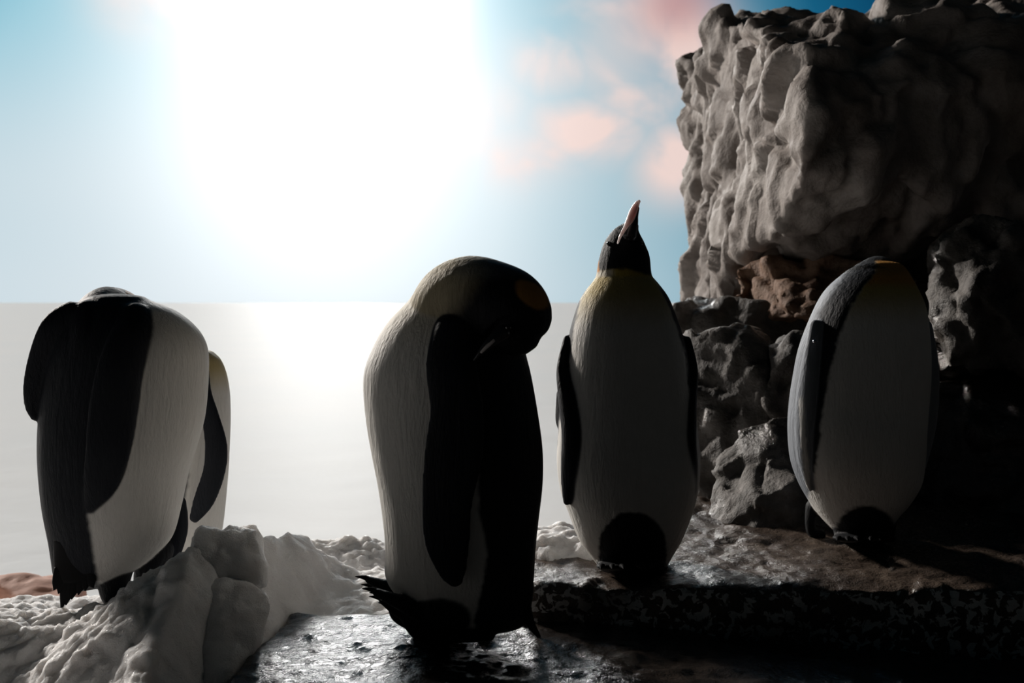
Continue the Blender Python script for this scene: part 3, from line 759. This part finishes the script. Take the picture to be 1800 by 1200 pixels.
p3.tube([(1106, 412, -0.045, 14, 14), (1114, 391, -0.045, 8, 8), (1117, 380, -0.043, 5, 5), (1121, 366, -0.04, 3, 3)], 'beak'); bk = p3.part('beak', M_beak)
bk['label'] = 'slender pointed beak'
p3.tube([(1086, 427, -0.094, 1.5, 1.5), (1091, 414, -0.100, 2.5, 2.5), (1101, 397, -0.085, 4, 3.5), (1109, 383, -0.058, 7, 6), (1115, 368, -0.046, 6.5, 6), (1120, 358, -0.043, 4.5, 4.5), (1123, 354, -0.042, 3, 3)], 'plate'); pl = p3.part('beak_plate', M_plate, bk)
pl['label'] = 'pale pinkish stripe along the beak'
p3.bead(1070, 428, -0.034, 0.006, 'eye', M_eye); p3.bead(1126, 428, -0.034, 0.006, 'eye', M_eye)
p3.bead(984.5, 638, 0.0, 0.005, 'flipper_band', M_band); p3.bead(1216, 619, 0.0, 0.004, 'flipper_band', M_band)
for sx in (1076, 1146):
    for k in (-1, 0, 1):
        p3.tube([(sx + k * 17, 994, -0.155, 5, 4), (sx + k * 19, 995, -0.175, 4, 3.5), (sx + k * 20, 999, -0.195, .8, .8)], 'c', thin=(0, 0, 1), n=8, sub=2); p3.part('claw', M_claw)

# --- penguin without a visible head, in front of the boulders
p4 = Penguin(1515, 952, 3.05, 'headless-looking penguin with its head drawn behind its yellow chest, before the boulders')
p4.torso([(470, 1500, 1590, 0.06, 0.02), (485, 1478, 1598, 0.085, 0.015), (510, 1452, 1611, 0.11, 0.01), (546, 1432, 1624, 0.13, 0.0), (608, 1408, 1630, 0.15, 0.0), (661, 1397, 1630, 0.16, 0.0), (710, 1390, 1626, 0.165, 0.0), (755, 1388, 1622, 0.17, -0.005), (806, 1392, 1619, 0.17, -0.005),
          (845, 1404, 1613, 0.16, 0.0), (879, 1422, 1594, 0.14, 0.0), (905, 1440, 1572, 0.12, 0.005), (928, 1460, 1560, 0.10, 0.01)])
p4.tube([(1535, 510, 0.03, 62, 60), (1540, 492, 0.06, 44, 46), (1543, 482, 0.11, 32, 34), (1545, 500, 0.17, 30, 30), (1547, 530, 0.19, 24, 24)], 'head')
p4.tube([(1436, 572, -0.06, 10, 14), (1428, 615, -0.08, 13, 14), (1420, 670, -0.085, 18, 13), (1414, 730, -0.085, 20, 12), (1413, 790, -0.085, 17, 10), (1419, 835, -0.08, 10, 8), (1425, 860, -0.08, 4, 5)], 'flipper', thin=(-0.85, -0.53, 0))
p4.tube([(1616, 570, -0.0, 8, 22), (1622, 650, -0.01, 9, 28), (1618, 740, -0.02, 9, 28), (1612, 820, -0.02, 6, 16)], 'flipper', thin=(1, -0.3, 0))
for sx in (1490, 1548):
    p4.tube([(sx, 900, -0.02, 28, 30), (sx, 925, -0.03, 26, 24), (sx, 943, -0.04, 24, 10)], 'foot')
    p4.tube([(sx, 945, -0.03, 22, 8), (sx, 946, -0.10, 26, 7), (sx, 947, -0.15, 20, 4)], 'foot', thin=(0, 0, 1))
p4.tube([(1428, 890, 0.06, 12, 16), (1424, 915, 0.06, 9, 12), (1428, 935, 0.06, 10, 10), (1446, 941, 0.05, 12, 6)], 'foot')
def c4(wh, px, py, dy):
    xl = line(py, [478, 512, 550, 584, 623, 700, 806, 860, 900], [1540, 1511, 1492, 1477, 1466, 1450, 1436, 1426, 1400])
    back = np.maximum(sstep(-(px - xl), -4, 4), sstep(dy, 0.05, 0.09))
    c = blend(WHITE, BACK, back)
    c = blend(c, SLATE, sstep(-(px - line(py, [460, 550, 700, 860], [1500, 1440, 1410, 1425])), -6, 10) * 0.8)  # flank edge lightened in the colour as if lit from the side
    c = blend(c, YELLOW, sstep(-py, -580, -500) * (1 - back) * 0.9)
    c = blend(c, ORANGE, sstep(-py, -510, -490) * (1 - back) * 0.8)
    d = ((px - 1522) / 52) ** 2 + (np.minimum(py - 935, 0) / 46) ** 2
    c = blend(c, BLACK, sstep(-d, -1.2, -0.85) * (dy < 0.05) * (py > 880))  # black dome paints in the belly overhang's shadow and the dark legs
    f = wh == 'flipper'
    fc = blend(SLATE, WHITE, 0.8 * sstep(-np.abs(px - line(py, [690, 780, 850], [1408, 1413, 1420])), -7, -3) * sstep(py, 690, 712))  # pale flipper tone paints in side light; white strip is its underside
    c[f] = fc[f]; c[wh == 'foot'] = BLACK; c[wh == 'head'] = BLACK
    return c
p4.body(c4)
p4.tube([(1547, 530, 0.21, 8, 8), (1548, 560, 0.215, 5, 5), (1548, 600, 0.205, 2, 2)], 'beak'); p4.part('beak', M_beak)
p4.bead(1432, 600, -0.12, 0.0055, 'flipper_band', M_band)
for sx in (1490, 1548):
    for k in (-1, 0, 1):
        p4.tube([(sx + k * 15, 945, -0.155, 5, 4), (sx + k * 17, 946, -0.175, 4, 3.5), (sx + k * 18, 949, -0.19, .8, .8)], 'c', thin=(0, 0, 1), n=8, sub=2); p4.part('claw', M_claw)
p4.feathers([[(1500 + k * 12, 905, 0.11, 8, 5), (1500 + k * 15, 930, 0.13, 6, 4), (1500 + k * 18, 947, 0.15, 2, 1.5)] for k in (-2, -1, 0, 1, 2)],
            ([(1500, 870, 0.09, 40, 20), (1500, 905, 0.11, 32, 12), (1500, 928, 0.12, 24, 6)], 'tail'))
